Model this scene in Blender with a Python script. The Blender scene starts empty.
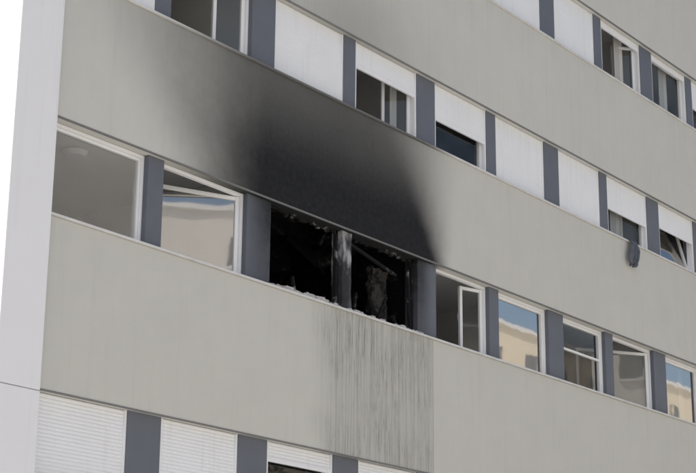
import bpy, math, random
from mathutils import Matrix, Vector
random.seed(7)
S=bpy.context.scene
H=1.6
# ------------------------------------------------ materials
def new_mat(name):
    m=bpy.data.materials.new(name); m.use_nodes=True
    nt=m.node_tree; nt.nodes.clear()
    out=nt.nodes.new('ShaderNodeOutputMaterial')
    return m,nt,out
class N:
    def __init__(s,nt): s.nt=nt
    def node(s,t,**k):
        n=s.nt.nodes.new(t)
        for a,b in k.items(): setattr(n,a,b)
        return n
    def inp(s,sock,v):
        if hasattr(v,'is_output') : s.nt.links.new(v,sock)
        else: sock.default_value=v
    def m(s,op,a,b=0.0,c=None,clamp=False):
        n=s.node('ShaderNodeMath',operation=op); n.use_clamp=clamp
        s.inp(n.inputs[0],a)
        if op not in('ABSOLUTE',): s.inp(n.inputs[1],b)
        if c is not None: s.inp(n.inputs[2],c)
        return n.outputs[0]
    def sstep(s,x,a,b):
        n=s.node('ShaderNodeMapRange',interpolation_type='SMOOTHSTEP')
        s.inp(n.inputs['Value'],x); s.inp(n.inputs['From Min'],a); s.inp(n.inputs['From Max'],b)
        return n.outputs[0]
    def pos(s):
        return s.node('ShaderNodeTexCoord').outputs['Object']
    def xyz(s,v):
        n=s.node('ShaderNodeSeparateXYZ'); s.inp(n.inputs[0],v); return n.outputs
    def noise(s,vec,scale,detail=4,rough=.55,sc=(1,1,1)):
        mp=s.node('ShaderNodeMapping'); s.inp(mp.inputs[0],vec); mp.inputs['Scale'].default_value=sc
        n=s.node('ShaderNodeTexNoise'); s.inp(n.inputs['Vector'],mp.outputs[0])
        n.inputs['Scale'].default_value=scale; n.inputs['Detail'].default_value=detail; n.inputs['Roughness'].default_value=rough
        return n.outputs['Fac']
    def mix(s,f,a,b):
        n=s.node('ShaderNodeMix',data_type='RGBA'); s.inp(n.inputs['Factor'],f)
        s.inp(n.inputs['A'],a if hasattr(a,'is_output') else (*a,1)); s.inp(n.inputs['B'],b if hasattr(b,'is_output') else (*b,1))
        return n.outputs['Result']
    def scale_col(s,c,f):
        n=s.node('ShaderNodeVectorMath',operation='SCALE')
        if hasattr(c,'is_output'): s.inp(n.inputs[0],c)
        else: n.inputs[0].default_value=c
        s.inp(n.inputs['Scale'],f); return n.outputs[0]
    def bump(s,h,strength=.2,dist=.01):
        n=s.node('ShaderNodeBump'); n.inputs['Strength'].default_value=strength; n.inputs['Distance'].default_value=dist
        s.inp(n.inputs['Height'],h); return n.outputs[0]
    def bsdf(s,out,col,rough=.8,normal=None,metal=0,spec=.3):
        b=s.node('ShaderNodeBsdfPrincipled')
        s.inp(b.inputs['Base Color'],col if hasattr(col,'is_output') else (*col,1))
        s.inp(b.inputs['Roughness'],rough); b.inputs['Metallic'].default_value=metal
        b.inputs['Specular IOR Level'].default_value=spec
        if normal is not None: s.inp(b.inputs['Normal'],normal)
        s.nt.links.new(b.outputs[0],out.inputs[0]); return b

def simple(name,col,rough=.7,var=.08,nscale=3,bump=.1,bscale=60,metal=0,spec=.3,streak=0):
    m,nt,out=new_mat(name); n=N(nt); p=n.pos()
    f=n.noise(p,nscale,5)
    k=n.m('MULTIPLY_ADD',f,2*var,1-var)
    if streak:
        st=n.noise(p,1,4,.6,sc=(14,14,.9)); st=n.sstep(st,.5,.75)
        k=n.m('MULTIPLY',k,n.m('MULTIPLY_ADD',st,-streak,1))
    c=n.scale_col(col,k)
    n.bsdf(out,c,rough,n.bump(n.noise(p,bscale,3),bump,.004),metal,spec)
    return m

WALL=(.595,.588,.545)
def soot_density(n,p,x,y,z):
    h=n.m('DIVIDE',n.m('SUBTRACT',z,H+6.474),1.794)
    hc=n.m('MINIMUM',n.m('MAXIMUM',h,0),1)
    warp=n.m('MULTIPLY_ADD',n.noise(p,.7,3,.5),1.0,-.5)
    warp2=n.m('MULTIPLY_ADD',n.noise(p,5,4,.6),.24,-.12)
    xw=n.m('ADD',x,n.m('ADD',n.m('MULTIPLY',warp,.7),warp2))
    L=n.sstep(xw,n.m('MULTIPLY_ADD',hc,-2.0,13.1),n.m('MULTIPLY_ADD',hc,.35,15.0))
    xr=n.m('ADD',x,n.m('MULTIPLY_ADD',warp,.10,n.m('MULTIPLY',warp2,.5)))
    R=n.m('SUBTRACT',1,n.sstep(xr,n.m('MULTIPLY_ADD',hc,-1.4,18.88),n.m('MULTIPLY_ADD',hc,.45,19.40)))
    V=n.m('MULTIPLY_ADD',n.sstep(hc,.25,1.05),n.m('MULTIPLY_ADD',warp,.12,-.17),.993)
    d=n.m('MULTIPLY',n.m('MULTIPLY',L,R),V)
    below=n.m('MULTIPLY',n.m('GREATER_THAN',z,H+6.3),n.m('LESS_THAN',z,H+8.6))
    d=n.m('MULTIPLY',d,below)
    g=n.m('DIVIDE',n.m('SUBTRACT',xw,16.9),1.7); g=n.m('POWER',2.718,n.m('MULTIPLY',n.m('MULTIPLY',g,g),-1))
    g=n.m('MULTIPLY',g,n.m('SUBTRACT',1,n.sstep(z,H+9.4,H+11.2)))
    g=n.m('MULTIPLY',n.m('MULTIPLY',g,.30),n.m('GREATER_THAN',z,H+9.3))
    return n.m('ADD',d,g,clamp=True)
def wall_mat():
    m,nt,out=new_mat('beige_render_wall'); n=N(nt); p=n.pos(); x,y,z=n.xyz(p)
    big=n.noise(p,.45,5); mid=n.noise(p,2.2,5,.6); fine=n.noise(p,70,3,.7)
    k=n.m('MULTIPLY_ADD',big,.12,.94); k=n.m('MULTIPLY',k,n.m('MULTIPLY_ADD',mid,.10,.95))
    k=n.m('MULTIPLY',k,n.m('MULTIPLY_ADD',fine,.12,.94))
    st=n.noise(p,1,4,.6,sc=(7,1,.35)); k=n.m('MULTIPLY',k,n.m('MULTIPLY_ADD',n.sstep(st,.5,.8),-.06,1))
    col=n.scale_col(WALL,k)
    wx=n.m('MULTIPLY_ADD',n.noise(p,1.5,2),.5,n.m('SUBTRACT',x,.25))
    zone=n.m('MULTIPLY',n.sstep(wx,16.0,16.7),n.m('SUBTRACT',1,n.sstep(x,18.78,18.90)))
    zone=n.m('MULTIPLY',zone,n.m('LESS_THAN',z,H+5.4))
    s1=n.noise(p,1,5,.65,sc=(17,1,.35)); s1=n.sstep(s1,.45,.60)
    s2=n.noise(p,1,4,.75,sc=(55,1,2.2)); s2=n.sstep(s2,.46,.60)
    s3=n.noise(p,1.6,4,.6,sc=(1,1,.7)); s3=n.sstep(s3,.36,.58)
    s=n.m('MULTIPLY_ADD',n.m('MULTIPLY',s2,s3),.70,n.m('MULTIPLY',s1,.36))
    s=n.m('MULTIPLY_ADD',s,.56,.17,clamp=True); s=n.m('MULTIPLY',s,zone)
    col=n.mix(s,col,(.175,.172,.150))
    dz=n.sstep(z,H+7.6,H+8.25); dr=n.sstep(n.noise(p,1,4,.7,sc=(22,1,.5)),.55,.72)
    d=soot_density(n,p,x,y,z)
    d=n.m('MULTIPLY',d,n.m('MULTIPLY_ADD',n.noise(p,14,4,.6),.05,.968),clamp=True)
    col=n.mix(n.m('MULTIPLY',n.m('MULTIPLY',dr,dz),.12),col,(.2,.2,.19))
    col=n.mix(d,col,(.013,.014,.017))
    j=n.m('LESS_THAN',n.m('ABSOLUTE',n.m('SUBTRACT',x,18.86)),.010)
    j=n.m('MULTIPLY',j,n.m('LESS_THAN',z,H+5.4)); col=n.mix(n.m('MULTIPLY',j,.4),col,(.2,.19,.17))
    n.bsdf(out,col,.9,n.bump(n.m('ADD',fine,mid),.25,.004),0,.15)
    return m
def coping_mat():
    m,nt,out=new_mat('metal_coping'); n=N(nt); p=n.pos(); x,y,z=n.xyz(p)
    k=n.m('MULTIPLY_ADD',n.noise(p,3,5,.65),.5,.75)
    col=n.scale_col((.66,.66,.65),k)
    d=n.m('MULTIPLY',n.sstep(x,12.5,15),n.m('SUBTRACT',1,n.sstep(x,18.6,19.6)))
    d=n.m('MULTIPLY',d,n.m('MULTIPLY',n.m('GREATER_THAN',z,H+8),n.m('LESS_THAN',z,H+8.6)))
    col=n.mix(n.m('MULTIPLY',d,.8),col,(.03,.03,.03))
    n.bsdf(out,col,.55,None,0,.3); return m
def pillar_mat():
    m,nt,out=new_mat('slate_pillar_paint'); n=N(nt); p=n.pos(); x,y,z=n.xyz(p)
    k=n.m('MULTIPLY_ADD',n.noise(p,3,5),.25,.875); col=n.scale_col((.140,.152,.180),k)
    a=n.m('MULTIPLY',n.sstep(x,14.7,15.3),n.m('SUBTRACT',1,n.sstep(x,18.65,19.0)))
    a=n.m('MULTIPLY',a,n.m('MULTIPLY',n.m('GREATER_THAN',z,H+5.2),n.m('LESS_THAN',z,H+6.7)))
    hz=n.sstep(z,H+5.2,H+6.4)
    a=n.m('MULTIPLY',a,n.m('MULTIPLY_ADD',hz,.5,.4))
    a=n.m('MULTIPLY',a,n.m('MULTIPLY_ADD',n.noise(p,8,5,.7),.8,.6),clamp=True)
    col=n.mix(a,col,(.016,.016,.018))
    n.bsdf(out,col,.55,n.bump(n.noise(p,50,3),.1,.003),0,.3); return m
def burnt_mat(name,light=(.13,.125,.12),thr=(.52,.75),dark=(.012,.012,.013)):
    m,nt,out=new_mat(name); n=N(nt); p=n.pos()
    a=n.sstep(n.noise(p,4.5,6,.7),*thr); b=n.noise(p,30,4,.7)
    col=n.mix(n.m('MULTIPLY',a,n.m('MULTIPLY_ADD',b,1,.2),clamp=True),dark,light)
    n.bsdf(out,col,.95,n.bump(n.noise(p,18,6,.7),.9,.03),0,.1); return m
def cpillar_mat():
    m,nt,out=new_mat('charred_pillar_plaster'); n=N(nt); p=n.pos(); x,y,z=n.xyz(p)
    a=n.sstep(n.noise(p,3.5,6,.65,sc=(1.5,1,.6)),.38,.60); top=n.sstep(z,H+5.5,H+6.2)
    a=n.m('MULTIPLY',a,n.m('MULTIPLY_ADD',top,.75,.25)); b=n.noise(p,25,4,.7)
    col=n.mix(n.m('MULTIPLY',a,n.m('MULTIPLY_ADD',b,.8,.5),clamp=True),(.045,.045,.048),(.42,.43,.45))
    n.bsdf(out,col,.95,n.bump(n.noise(p,18,6,.7),.8,.02),0,.1); return m
def white_col_mat():
    m,nt,out=new_mat('white_render_gable'); n=N(nt); p=n.pos(); x,y,z=n.xyz(p)
    k=n.m('MULTIPLY_ADD',n.noise(p,.8,5),.08,.94)
    st=n.sstep(n.noise(p,1,4,.6,sc=(9,9,.4)),.52,.8); k=n.m('MULTIPLY',k,n.m('MULTIPLY_ADD',st,-.07,1))
    col=n.scale_col((.84,.845,.86),k)
    n.bsdf(out,col,.85,n.bump(n.noise(p,70,3),.2,.003),0,.2); return m
def glass_mat(name,fac,tint=(1,1,1)):
    m,nt,out=new_mat(name); n=N(nt); p=n.pos()
    t=n.node('ShaderNodeBsdfTransparent'); t.inputs[0].default_value=(.88,.9,.9,1)
    g=n.node('ShaderNodeBsdfGlossy'); g.inputs['Roughness'].default_value=.02; g.inputs['Color'].default_value=(*tint,1)
    n.inp(g.inputs['Normal'],n.bump(n.noise(p,1.2,2),.06,.02))
    mx=n.node('ShaderNodeMixShader'); n.inp(mx.inputs[0],n.m('MULTIPLY_ADD',n.noise(p,3,3),.08,fac-.04))
    nt.links.new(t.outputs[0],mx.inputs[1]); nt.links.new(g.outputs[0],mx.inputs[2]); nt.links.new(mx.outputs[0],out.inputs[0])
    return m
M={}
M['wall']=wall_mat(); M['pillar']=pillar_mat(); M['white']=white_col_mat(); M['cpillar']=cpillar_mat()
M['burnt']=burnt_mat('charred_room'); M['char']=burnt_mat('charred_frame',(.42,.41,.40),(.56,.68),(.02,.02,.021))
M['ash']=burnt_mat('plaster_debris',(.70,.69,.68),(.22,.42),(.09,.088,.085))
M['frame']=simple('white_pvc_frame',(.84,.845,.85),.4,.05,bump=.02)
M['shutter']=simple('white_roller_shutter',(.85,.86,.875),.5,.05,1.2,bump=.03,streak=.06)
M['coping']=coping_mat()
M['drip']=simple('drip_edge',(.20,.20,.195),.7,.1)
M['room']=simple('room_paint',(.66,.65,.63),.9,.05)
M['ceil']=simple('ceiling_paint',(.84,.83,.81),.9,.04)
M['floor']=simple('concrete_slab',(.45,.44,.42),.9,.1)
M['dark']=simple('grey_cloth',(.11,.12,.145),.95,.5,16,bump=.5,bscale=40)
M['curtain']=simple('curtain_fabric',(.6,.59,.57),.95,.08)
M['wood']=simple('wardrobe_wood',(.2,.13,.08),.6,.2)
M['glass']=glass_mat('window_glass',.07,(1,.97,.92))
M['glassh']=glass_mat('oblique_window_glass',.22,(1,.97,.92))
M['glassr']=glass_mat('coated_window_glass',.62,(1,.96,.90))
M['glassm']=glass_mat('tilted_window_glass',.48,(1,.97,.92))

# ------------------------------------------------ geometry helpers
class Geo:
    def __init__(s): s.v=[];s.f=[]
    def box(s,x0,x1,y0,y1,z0,z1,T=None):
        b=len(s.v)
        c=[(x0,y0,z0),(x1,y0,z0),(x1,y1,z0),(x0,y1,z0),(x0,y0,z1),(x1,y0,z1),(x1,y1,z1),(x0,y1,z1)]
        if T is not None: c=[tuple(T@Vector(p)) for p in c]
        s.v+=c
        s.f+=[tuple(b+i for i in q) for q in((0,3,2,1),(4,5,6,7),(0,1,5,4),(1,2,6,5),(2,3,7,6),(3,0,4,7))]
    def quad(s,pts):
        b=len(s.v); s.v+=[tuple(p) for p in pts]; s.f.append(tuple(range(b,b+len(pts))))
def empty(name,loc=(0,0,0)):
    o=bpy.data.objects.new(name,None); S.collection.objects.link(o); o.location=loc; return o
def make(name,geo,mat,parent=None,bevel=0,smooth=False):
    me=bpy.data.meshes.new(name); me.from_pydata(geo.v,[],geo.f); me.update()
    me.materials.append(mat)
    o=bpy.data.objects.new(name,me); S.collection.objects.link(o)
    if parent: o.parent=parent
    if bevel:
        b=o.modifiers.new('bevel','BEVEL'); b.width=bevel; b.segments=2; b.limit_method='ANGLE'
    if smooth:
        for p in me.polygons: p.use_smooth=True
    return o
B=empty('apartment_building')
XL,XR=11.49,39.2
LV=[(H-.55,H+.42),(H+2.38,H+3.406),(H+5.343,H+6.50),(H+8.268,H+9.386),(H+11.27,H+12.39),(H+14.25,H+15.36)]
TOP=H+17.0
P=[13.19,15.08,16.95,18.83,20.63,22.49,24.26,26.12,27.92,29.8,31.6,33.48,35.28,37.16]
walls=Geo(); cop=Geo(); drip=Geo()
prev=0.0
for i,(s,h) in enumerate(LV+[(TOP,None)]):
    walls.box(XL,XR,0,.25,prev,s)
    cop.box(XL,XR,-.035,.255,s+.002,s+.028)
    if i: drip.box(XL,XR,-.006,.02,prev-.006,prev+.012)
    prev=h
make('spandrel_walls',walls,M['wall'],B,.008)
make('sill_copings',cop,M['coping'],B,.004); make('drip_edges',drip,M['drip'],B)
g=Geo(); g.box(10.87,XL-.002,-.05,12,0,H+3.375); g.box(10.87,XL-.002,-.05,12,H+3.385,TOP+.15); g.box(10.9,XL-.03,-.02,11.97,H+3.36,H+3.39)
make('gable_wall',g,M['white'],B,.008)
g=Geo(); g.box(XL,XR,11.75,12,0,TOP); g.box(XR+.002,XR+.4,-.05,12,0,TOP+.1)
make('rear_walls',g,M['wall'],B)
g=Geo(); c=Geo(); rw=Geo(); bg=Geo()
for i,(s,h) in enumerate(LV):
    nxt=(LV[i+1][0]-.9) if i+1<len(LV) else TOP-.3
    g.box(XL,XR,.252,11.7,h+.34,nxt)
    if i==2:
        c.box(XL,P[1]-.06,.252,5,h+.30,h+.337); c.box(P[3]+.06,XR,.252,5,h+.30,h+.337)
        bg.box(P[1]-.05,P[3]+.05,.252,5,h+.29,h+.337)
    else: c.box(XL,XR,.252,5,h+.30,h+.337)
    zb=(s-.9); zt=h+.30
    if i==2:
        rw.box(XL,P[1]-.08,5,5.15,zb,zt); rw.box(P[3]+.08,XR,5,5.15,zb,zt)
        bg.box(P[1]-.07,P[3]+.07,4.2,4.3,zb,zt)
    else: rw.box(XL,XR,5,5.15,zb,zt)
    for k in range(1,len(P),2):
        if i==2 and k in(1,3):
            sx=1 if k==1 else -1
            bg.box(P[k]+sx*.01-.04,P[k]+sx*.01+.04,.31,4.19,zb+.01,zt-.012)
            rw.box(P[k]-sx*.08-.025,P[k]-sx*.08+.025,.31,4.99,zb,zt-.002)
        else: rw.box(P[k]-.06,P[k]+.06,.31,4.99,zb,zt-.002)
make('floor_slabs',g,M['floor'],B); make('ceilings',c,M['ceil'],B); make('room_walls',rw,M['room'],B)
for k in range(40):
    x=random.uniform(P[1]+.2,P[3]-.2); y=random.uniform(.5,4); z=LV[2][1]+.28
    T=Matrix.Translation((x,y,z))@Matrix.Rotation(random.uniform(-.8,.8),4,'Y')@Matrix.Rotation(random.uniform(-.6,.6),4,'X')@Matrix.Rotation(random.uniform(0,3),4,'Z')
    bg.box(-.02,.02,-.3,.3,-random.uniform(.1,.4),.02,T)
make('charred_room_interior',bg,M['burnt'],B)
g=Geo()
s,h=LV[2]
for (x,w,zz,a) in [(15.36,.035,.7,2),(15.95,.03,.28,-14),(16.5,.03,.16,20),(18.53,.04,.95,-3),(17.2,.03,.35,9),(18.2,.03,.22,-22),(17.7,.02,.5,31)]:
    T=Matrix.Translation((x,.17,s+.03))@Matrix.Rotation(math.radians(a),4,'Y')
    for q in range(8): g.box(-w/2+random.uniform(-.006,.006),w/2+random.uniform(-.006,.006),-.02,.02,zz*q/8,zz*(q+1)/8,T)
T=Matrix.Translation((17.15,.2,h-.1))@Matrix.Rotation(math.radians(11),4,'Y'); g.box(0,1.1,-.02,.02,-.02,.015,T)
make('broken_casement_pieces',g,M['char'],B)
g=Geo()
hw=lambda i,k:(.27 if i<=1 else (.235 if k%2 else .135))
for i,(s,h) in enumerate(LV):
    for k,x in enumerate(P):
        if i==2 and k==2: continue
        g.box(x-hw(i,k),x+hw(i,k),.075,.30,s+.029,h)
make('window_pillars',g,M['pillar'],B,.006)
import bmesh
from mathutils import noise
def rough_block(name,x0,x1,y0,y1,z0,z1,mat,amp,parent,cuts=10,fq=1):
    bm=bmesh.new(); bmesh.ops.create_cube(bm,size=1)
    for v in bm.verts: v.co=Vector((x0 if v.co.x<0 else x1,y0 if v.co.y<0 else y1,z0 if v.co.z<0 else z1))
    bmesh.ops.subdivide_edges(bm,edges=bm.edges[:],cuts=cuts,use_grid_fill=True)
    for v in bm.verts:
        n=noise.noise_vector(v.co*7*fq)+.6*noise.noise_vector(v.co*19*fq); v.co+=Vector((n.x,n.y*.8,n.z*.5))*amp
    me=bpy.data.meshes.new(name); bm.to_mesh(me); bm.free(); me.materials.append(mat)
    o=bpy.data.objects.new(name,me); S.collection.objects.link(o); o.parent=parent; return o
s,h=LV[2]
rough_block('charred_pillar',P[2]-.10,P[2]+.10,.09,.28,s+.03,h-.002,M['cpillar'],.018,B,14)
rough_block('scorched_panel',18.1,18.5,.55,.63,s-.6,h-.15,burnt_mat('scorched_panel_surface',(.13,.12,.11),(.42,.62),(.02,.02,.02)),.05,B,26,1.3)
for k in range(130):
    x=random.uniform(15.35,18.6)
    r=random.uniform(.008,.036)*(1.25 if x<16.8 else .8)
    yy=random.uniform(-.03,.06)
    rough_block('sill_debris',x-r*1.8,x+r*1.8,yy,yy+.06+r,s+.02,s+.03+r*1.1,M['ash'],.016,B,4,2.2)
# ------------------------------------------------ windows
fr=Geo(); sh=Geo(); gl=Geo(); glr=Geo(); glm=Geo(); glh=Geo(); cur=Geo(); ch=Geo(); shr=Geo()
GM={'g':gl,'r':glr,'m':glm,'h':glh}
def frame(G,x0,x1,z0,z1,y0=.15,y1=.21,t=.05,T=None,tb=None):
    tb=tb or t
    G.box(x0,x0+t,y0,y1,z0,z1,T); G.box(x1-t,x1,y0,y1,z0,z1,T)
    G.box(x0+t,x1-t,y0+.003,y1-.003,z0,z0+tb,T); G.box(x0+t,x1-t,y0+.003,y1-.003,z1-t,z1,T)
def pane(G,x0,x1,z0,z1,y,T=None):
    pts=[(x0,y,z0),(x1,y,z0),(x1,y,z1),(x0,y,z1)]
    if T is not None: pts=[T@Vector(p) for p in pts]
    G.quad(pts)
def closed(x0,x1,z0,z1,gk,t=.035):
    frame(fr,x0+.042,x1-.042,z0+.042,z1-.042,.158,.218,t); pane(GM[gk],x0+.07,x1-.07,z0+.07,z1-.07,.185)
def leafT(x0,x1,z0,z1,kind,a):
    if kind=='R': return Matrix.Translation((x1-.045,.17,0))@Matrix.Rotation(-a,4,'Z')@Matrix.Translation((-(x1-.045),-.17,0))
    if kind=='L': return Matrix.Translation((x0+.045,.17,0))@Matrix.Rotation(a,4,'Z')@Matrix.Translation((-(x0+.045),-.17,0))
    return Matrix.Translation((0,.17,z0+.05))@Matrix.Rotation(-a,4,'X')@Matrix.Translation((0,-.17,-(z0+.05)))
def leaf(x0,x1,z0,z1,kind,a,gk):
    T=leafT(x0,x1,z0,z1,kind,math.radians(a))
    frame(fr,x0+.045,x1-.045,z0+.046,z1-.046,.172,.222,.05,T); pane(GM[gk],x0+.08,x1-.08,z0+.08,z1-.08,.197,T)
    hx=(x0+.07) if kind!='L' else (x1-.07)
    fr.box(hx-.012,hx+.012,.222,.26,(z0+z1)/2-.01,(z0+z1)/2+.1,T)
def shutter(x0,x1,z0,z1,frac,depth):
    zb=z1-(z1-z0)*frac
    if frac<.99: zb=max(zb,z0)
    p=.042; z=z1; y=.105; d=depth
    prof=[]
    while z>zb+.001:
        prof+=[(y+d,z),(y+d*.3,z-.006),(y,z-.02),(y+d*.3,z-.036)]
        z=max(z-p,zb)
    prof=[q for q in prof if q[1]>=zb]+[(y+d,zb)]
    for a,b in zip(prof,prof[1:]):
        sh.quad([(x0+.03,a[0],a[1]),(x0+.03,b[0],b[1]),(x1-.03,b[0],b[1]),(x1-.03,a[0],a[1])])
    sh.box(x0+.025,x1-.025,.095,.125,zb-.03 if frac<.99 else zb,zb+.025)
    shr.box(x0+.001,x0+.035,.09,.135,z0,z1); shr.box(x1-.035,x1-.001,.09,.135,z0,z1)
def win(i,k,st):
    s,h=LV[i]; z0,z1=s+.03,h-.004
    x0=XL if k==0 else P[k-1]+hw(i,k-1); x1=P[k]-hw(i,k) if k<len(P) else XR
    x0+=.002;x1-=.002
    if st[0]=='burnt':
        for q in range(24):
            xx=x0+(x1-x0)*q/24; w=(x1-x0)/24
            ch.box(xx,xx+w*.98,.15,.19,z1-random.uniform(.015,.07),z1)
        for xx in(x0,x1-.04):
            for q in range(16):
                zz=z0+(z1-z0)*q/16; ch.box(xx+random.uniform(-.0,.008),xx+.03+random.uniform(0,.014),.15,.2,zz,zz+(z1-z0)/16)
        return
    frame(fr,x0,x1,z0,z1,.14,.215,.04,None,.045)
    fr_sh=st[1]
    if fr_sh>0: shutter(x0,x1,z0,z1,fr_sh,.009 if i<=1 else .002)
    if fr_sh>=.99: 
        closed(x0,x1,z0,z1,'g'); return
    kind=st[2]
    if kind=='C': closed(x0,x1,z0,z1,st[3])
    elif kind=='D':
        xm=x0+(x1-x0)*.66
        leaf(x0,xm,z0,z1,'L',62,'g'); leaf(xm-.04,x1,z0,z1,'R',st[4],st[3])
    elif kind=='bar':
        closed(x0,x1,z0,z1,st[3]); zm=z0+(z1-z0)*.55; fr.box(x0+.07,x1-.07,.16,.21,zm-.018,zm+.018)
    elif kind=='O': pass
    else: leaf(x0,x1,z0,z1,kind,st[4],st[3])
F=('w',1.0)
rows={
0:[F]*15,
1:[F,F,('w',.22,'C','g'),F,F,('w',.5,'C','g')]+[F]*9,
2:[('w',0,'C','h'),('w',0,'R','m',24),('burnt',),('burnt',),('w',0,'D','g',18),('w',0,'C','r'),('w',0,'bar','g'),('w',0,'R','h',35),('w',0,'C','r'),('w',.4,'C','g'),F,('w',0,'C','g'),F,F,('w',0,'C','g')],
3:[F,('w',0,'D','g',20),F,('w',.33,'D','g',30),('w',.5,'C','g'),F,F,('w',.52,'C','g'),('w',.4,'T','m',14),F,('w',.5,'C','g'),F,F,('w',.3,'C','g'),F],
4:[F,F,F,('w',.5,'C','g'),F,F,F,('w',.10,'D','g',38),('w',.08,'C','g'),('w',.5,'C','g'),F,F,('w',.4,'C','g'),F,F],
5:[F,('w',.5,'C','g')]+[F]*13}
for i,r in rows.items():
    for k,st in enumerate(r): win(i,k,st)
make('window_frames',fr,M['frame'],B,.005); make('roller_shutters',sh,M['shutter'],B); make('shutter_guides',shr,M['frame'],B)
make('charred_frames',ch,M['char'],B)
make('window_panes',gl,M['glass'],B); make('coated_panes',glr,M['glassr'],B); make('tilted_panes',glm,M['glassm'],B); make('oblique_panes',glh,M['glassh'],B)
def disc(name,x,y,z,r,hh,mat,parent):
    bm=bmesh.new(); bmesh.ops.create_cone(bm,cap_ends=True,segments=32,radius1=r*.75,radius2=r,depth=hh)
    for v in bm.verts: v.co+=Vector((x,y,z))
    me=bpy.data.meshes.new(name); bm.to_mesh(me); bm.free(); me.materials.append(mat)
    o=bpy.data.objects.new(name,me); S.collection.objects.link(o); o.parent=parent
disc('ceiling_lamp',13.0,1.3,LV[2][1]+.25,.16,.06,M['frame'],B)
disc('ceiling_lamp',20.0,2.0,LV[2][1]+.25,.2,.09,M['frame'],B)
disc('ceiling_lamp',17.9,1.8,LV[3][1]+.25,.2,.09,M['frame'],B)
def curtain(x0,x1,y,z0,z1):
    n=int((x1-x0)/.02); pts=[(x0+(x1-x0)*i/n,y+.03*math.sin(i*.9)+.012*math.sin(i*2.3)) for i in range(n+1)]
    for a,b in zip(pts,pts[1:]): cur.quad([(a[0],a[1],z0),(b[0],b[1],z0),(b[0],b[1],z1),(a[0],a[1],z1)])
for (i,xa,xb) in [(2,24.55,24.9),(2,22.85,23.05),(2,27.4,27.6),(3,18.3,18.5),(3,25.0,25.4),(3,15.3,15.5),(4,25.4,25.7),(4,27.2,27.5)]:
    curtain(xa,xb,.36,LV[i][0]-.8,LV[i][1]+.25)
make('curtains',cur,M['curtain'],B,smooth=True)
g=Geo()
for (i,x,w) in [(2,19.3,1.0),(2,23.4,.8),(3,19.4,.9),(3,16.0,.8),(4,24.9,.9),(2,25.0,.9)]:
    g.box(x,x+w,4.3,4.95,LV[i][0]-.9,LV[i][0]+1.15); g.box(x+.03,x+w/2-.01,4.27,4.298,LV[i][0]-.8,LV[i][0]+1.1); g.box(x+w/2+.01,x+w-.03,4.27,4.298,LV[i][0]-.8,LV[i][0]+1.1)
make('wardrobes',g,M['wood'],B,.01)
def cloth(name,xc,zt,w,hh,mat):
    bm=bmesh.new(); nx,nz=16,22; vs=[]
    for j in range(nz+1):
        t=j/nz; row=[]
        for i2 in range(nx+1):
            u=i2/nx-.5
            ww=w*(.55+.55*math.sin(min(1,t*1.6)*1.5))*(1-.35*max(0,t-.75)*4*abs(u))
            x=xc+u*ww+.03*math.sin(t*5)
            y=-.075-.035*math.sin(u*19+t*3)*(.3+t)-.03*math.sin(t*3)
            z=zt-t*hh-.07*abs(math.sin(u*7+.6))*t
            if j==0: y,z=-.02,zt+.02
            row.append(bm.verts.new((x,y,z)))
        vs.append(row)
    for j in range(nz):
        for i2 in range(nx): bm.faces.new((vs[j][i2],vs[j][i2+1],vs[j+1][i2+1],vs[j+1][i2]))
    me=bpy.data.meshes.new(name); bm.to_mesh(me); bm.free(); me.materials.append(mat)
    for p in me.polygons: p.use_smooth=True
    o=bpy.data.objects.new(name,me); S.collection.objects.link(o)
    m=o.modifiers.new('thick','SOLIDIFY'); m.thickness=.012
cloth('hanging_garment',25.0,LV[3][0]+.03,.29,.42,M['dark'])
# ------------------------------------------------ surroundings
g=Geo(); g.quad([(-400,-400,0),(400,-400,0),(400,400,0),(-400,400,0)])
make('ground',g,simple('light_gravel_ground',(.51,.495,.465),.95,.15,.5,bump=.2,bscale=20))
g=Geo(); g.box(-10,60,-3,-.06,.0,.12); make('pavement',g,simple('pavement_concrete',(.45,.445,.43),.9,.1,2))
dk=simple('dark_window_glass',(.25,.25,.25),.1,.05); wf=M['frame']
def block(name,bx0,bx1,by0,by1,bz,mat,sp):
    ob=empty(name); g=Geo(); g2=Geo(); g3=Geo()
    g.box(bx0,bx1,by0,by1,0,bz); g3.box(bx0-.3,bx1+.3,by0-.3,by1+.1,bz+.003,bz+.2)
    for fl in range(int((bz-1.5)/2.8)):
        for q in range(int((bx1-bx0-2)/sp)):
            x=bx0+1.5+q*sp; z=bz-2.5-fl*2.8
            g2.box(x,x+1.1,by1-.05,by1+.02,z,z+1.3); g3.box(x-.08,x+1.18,by1+.003,by1+.08,z-.1,z-.002)
    make('walls',g,mat,ob); make('windows',g2,dk,ob); make('trim',g3,wf,ob)
block('cream_apartment_building',50,112,-46,-30,21.4,simple('cream_render',(.80,.73,.60),.9,.05,.6),3.3)
block('added_pale_reflector_block',-12,26,-62,-46,22.5,simple('pale_render',(.75,.73,.70),.9,.05,.6),4.2)  # unseen block, added so the left panes reflect pale instead of blue sky
block('added_grey_reflector_block',31,47,-48,-33,27,simple('grey_render',(.62,.61,.59),.9,.05,.6),5.6)  # unseen block, added to brighten the leftmost window with a grey reflection
bark=simple('bark',(.09,.07,.05),.95,.3,5,bump=.8,bscale=15); leafm=simple('foliage',(.06,.09,.04),.7,.5,1.5)
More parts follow.
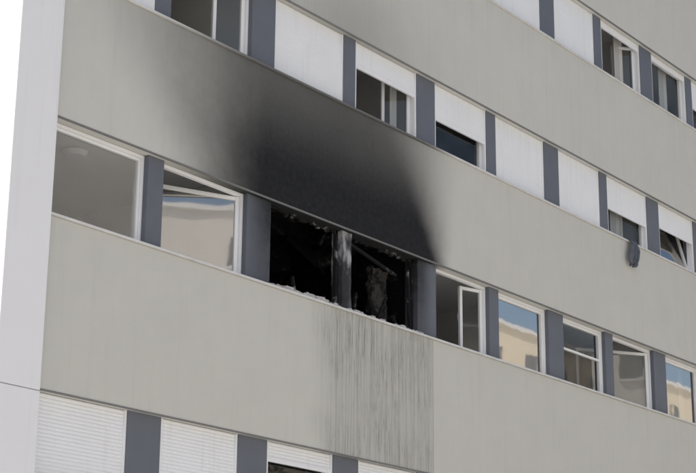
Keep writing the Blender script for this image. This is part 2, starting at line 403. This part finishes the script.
def tree(x,y,ht,seed):
    rnd=random.Random(seed); e=empty('deciduous_tree',(x,y,0)); g=Geo(); tr=Geo()
    def limb(a,b,r0,r1,n=8):
        d=(b-a).normalized(); u=d.orthogonal().normalized(); w=d.cross(u); base=len(tr.v)
        for p,r in((a,r0),(b,r1)):
            for i in range(n):
                t=2*math.pi*i/n; tr.v.append(tuple(p+u*r*math.cos(t)+w*r*math.sin(t)))
        for i in range(n): tr.f.append((base+i,base+(i+1)%n,base+n+(i+1)%n,base+n+i))
    limb(Vector((0,0,0)),Vector((.2,.1,ht*.45)),.28,.18)
    for q in range(22):
        t=rnd.uniform(0,6.28); z=rnd.uniform(.42,.93); rr=rnd.uniform(.3,3.0)*ht/12*math.sqrt(max(.05,1-((z-.6)/.38)**2)); z*=ht
        c=Vector((rr*math.cos(t),rr*math.sin(t),z)); limb(Vector((.2,.1,ht*rnd.uniform(.35,.5))),c,.10,.02)
        cr=rnd.uniform(.9,1.6)*ht/12
        for l in range(900):
            dd=Vector((rnd.gauss(0,1),rnd.gauss(0,1),rnd.gauss(0,1))).normalized()*cr*rnd.uniform(.2,1)**.6
            d=Vector((dd.x,dd.y,dd.z*.75))+c
            a=Vector((rnd.uniform(-1,1),rnd.uniform(-1,1),rnd.uniform(-1,1)))*.09; b=Vector((rnd.uniform(-1,1),rnd.uniform(-1,1),rnd.uniform(-1,1)))*.09
            g.quad([d-a,d-b,d+a,d+b])
    make('trunk_and_limbs',tr,bark,e,smooth=True); make('crown',g,leafm,e)
tree(17.0,-27,16,1); tree(8,-33,14,2); tree(36,-21,12,3)
# ------------------------------------------------ camera
R=Matrix(((.6088,-.2339,-.7582),(-.7935,-.1683,-.5852),(.00916,.9577,-.2879)))
q=R.to_quaternion()
cam=bpy.data.cameras.new('camera'); co=bpy.data.objects.new('camera',cam); S.collection.objects.link(co)
co.rotation_mode='QUATERNION'; co.rotation_quaternion=q; co.location=(0,-13,H)
cam.sensor_width=36; cam.lens=84.52; cam.clip_end=2000; S.camera=co
# ------------------------------------------------ light
el=math.radians(48); d=Vector((-1,.25,0)).normalized(); az=math.atan2(d.x,d.y)
w=bpy.data.worlds.new('World'); S.world=w; w.use_nodes=True; nt=w.node_tree
bgn=nt.nodes['Background']; sky=nt.nodes.new('ShaderNodeTexSky'); sky.sky_type='NISHITA'; sky.sun_disc=False
sky.sun_elevation=el; sky.sun_rotation=az; sky.dust_density=4.5; sky.air_density=1.0; sky.ozone_density=.6
nt.links.new(sky.outputs[0],bgn.inputs[0]); bgn.inputs[1].default_value=.15
sl=bpy.data.lights.new('sun','SUN'); sl.energy=5; sl.angle=math.radians(.5); sl.color=(1,.97,.92)
so=bpy.data.objects.new('sun',sl); S.collection.objects.link(so)
sd=Vector((d.x*math.cos(el),d.y*math.cos(el),math.sin(el)))
so.rotation_mode='QUATERNION'; so.rotation_quaternion=(-sd).to_track_quat('-Z','Y'); so.location=(0,0,40)
S.view_settings.view_transform='Standard'; S.view_settings.look='None'; S.view_settings.exposure=0
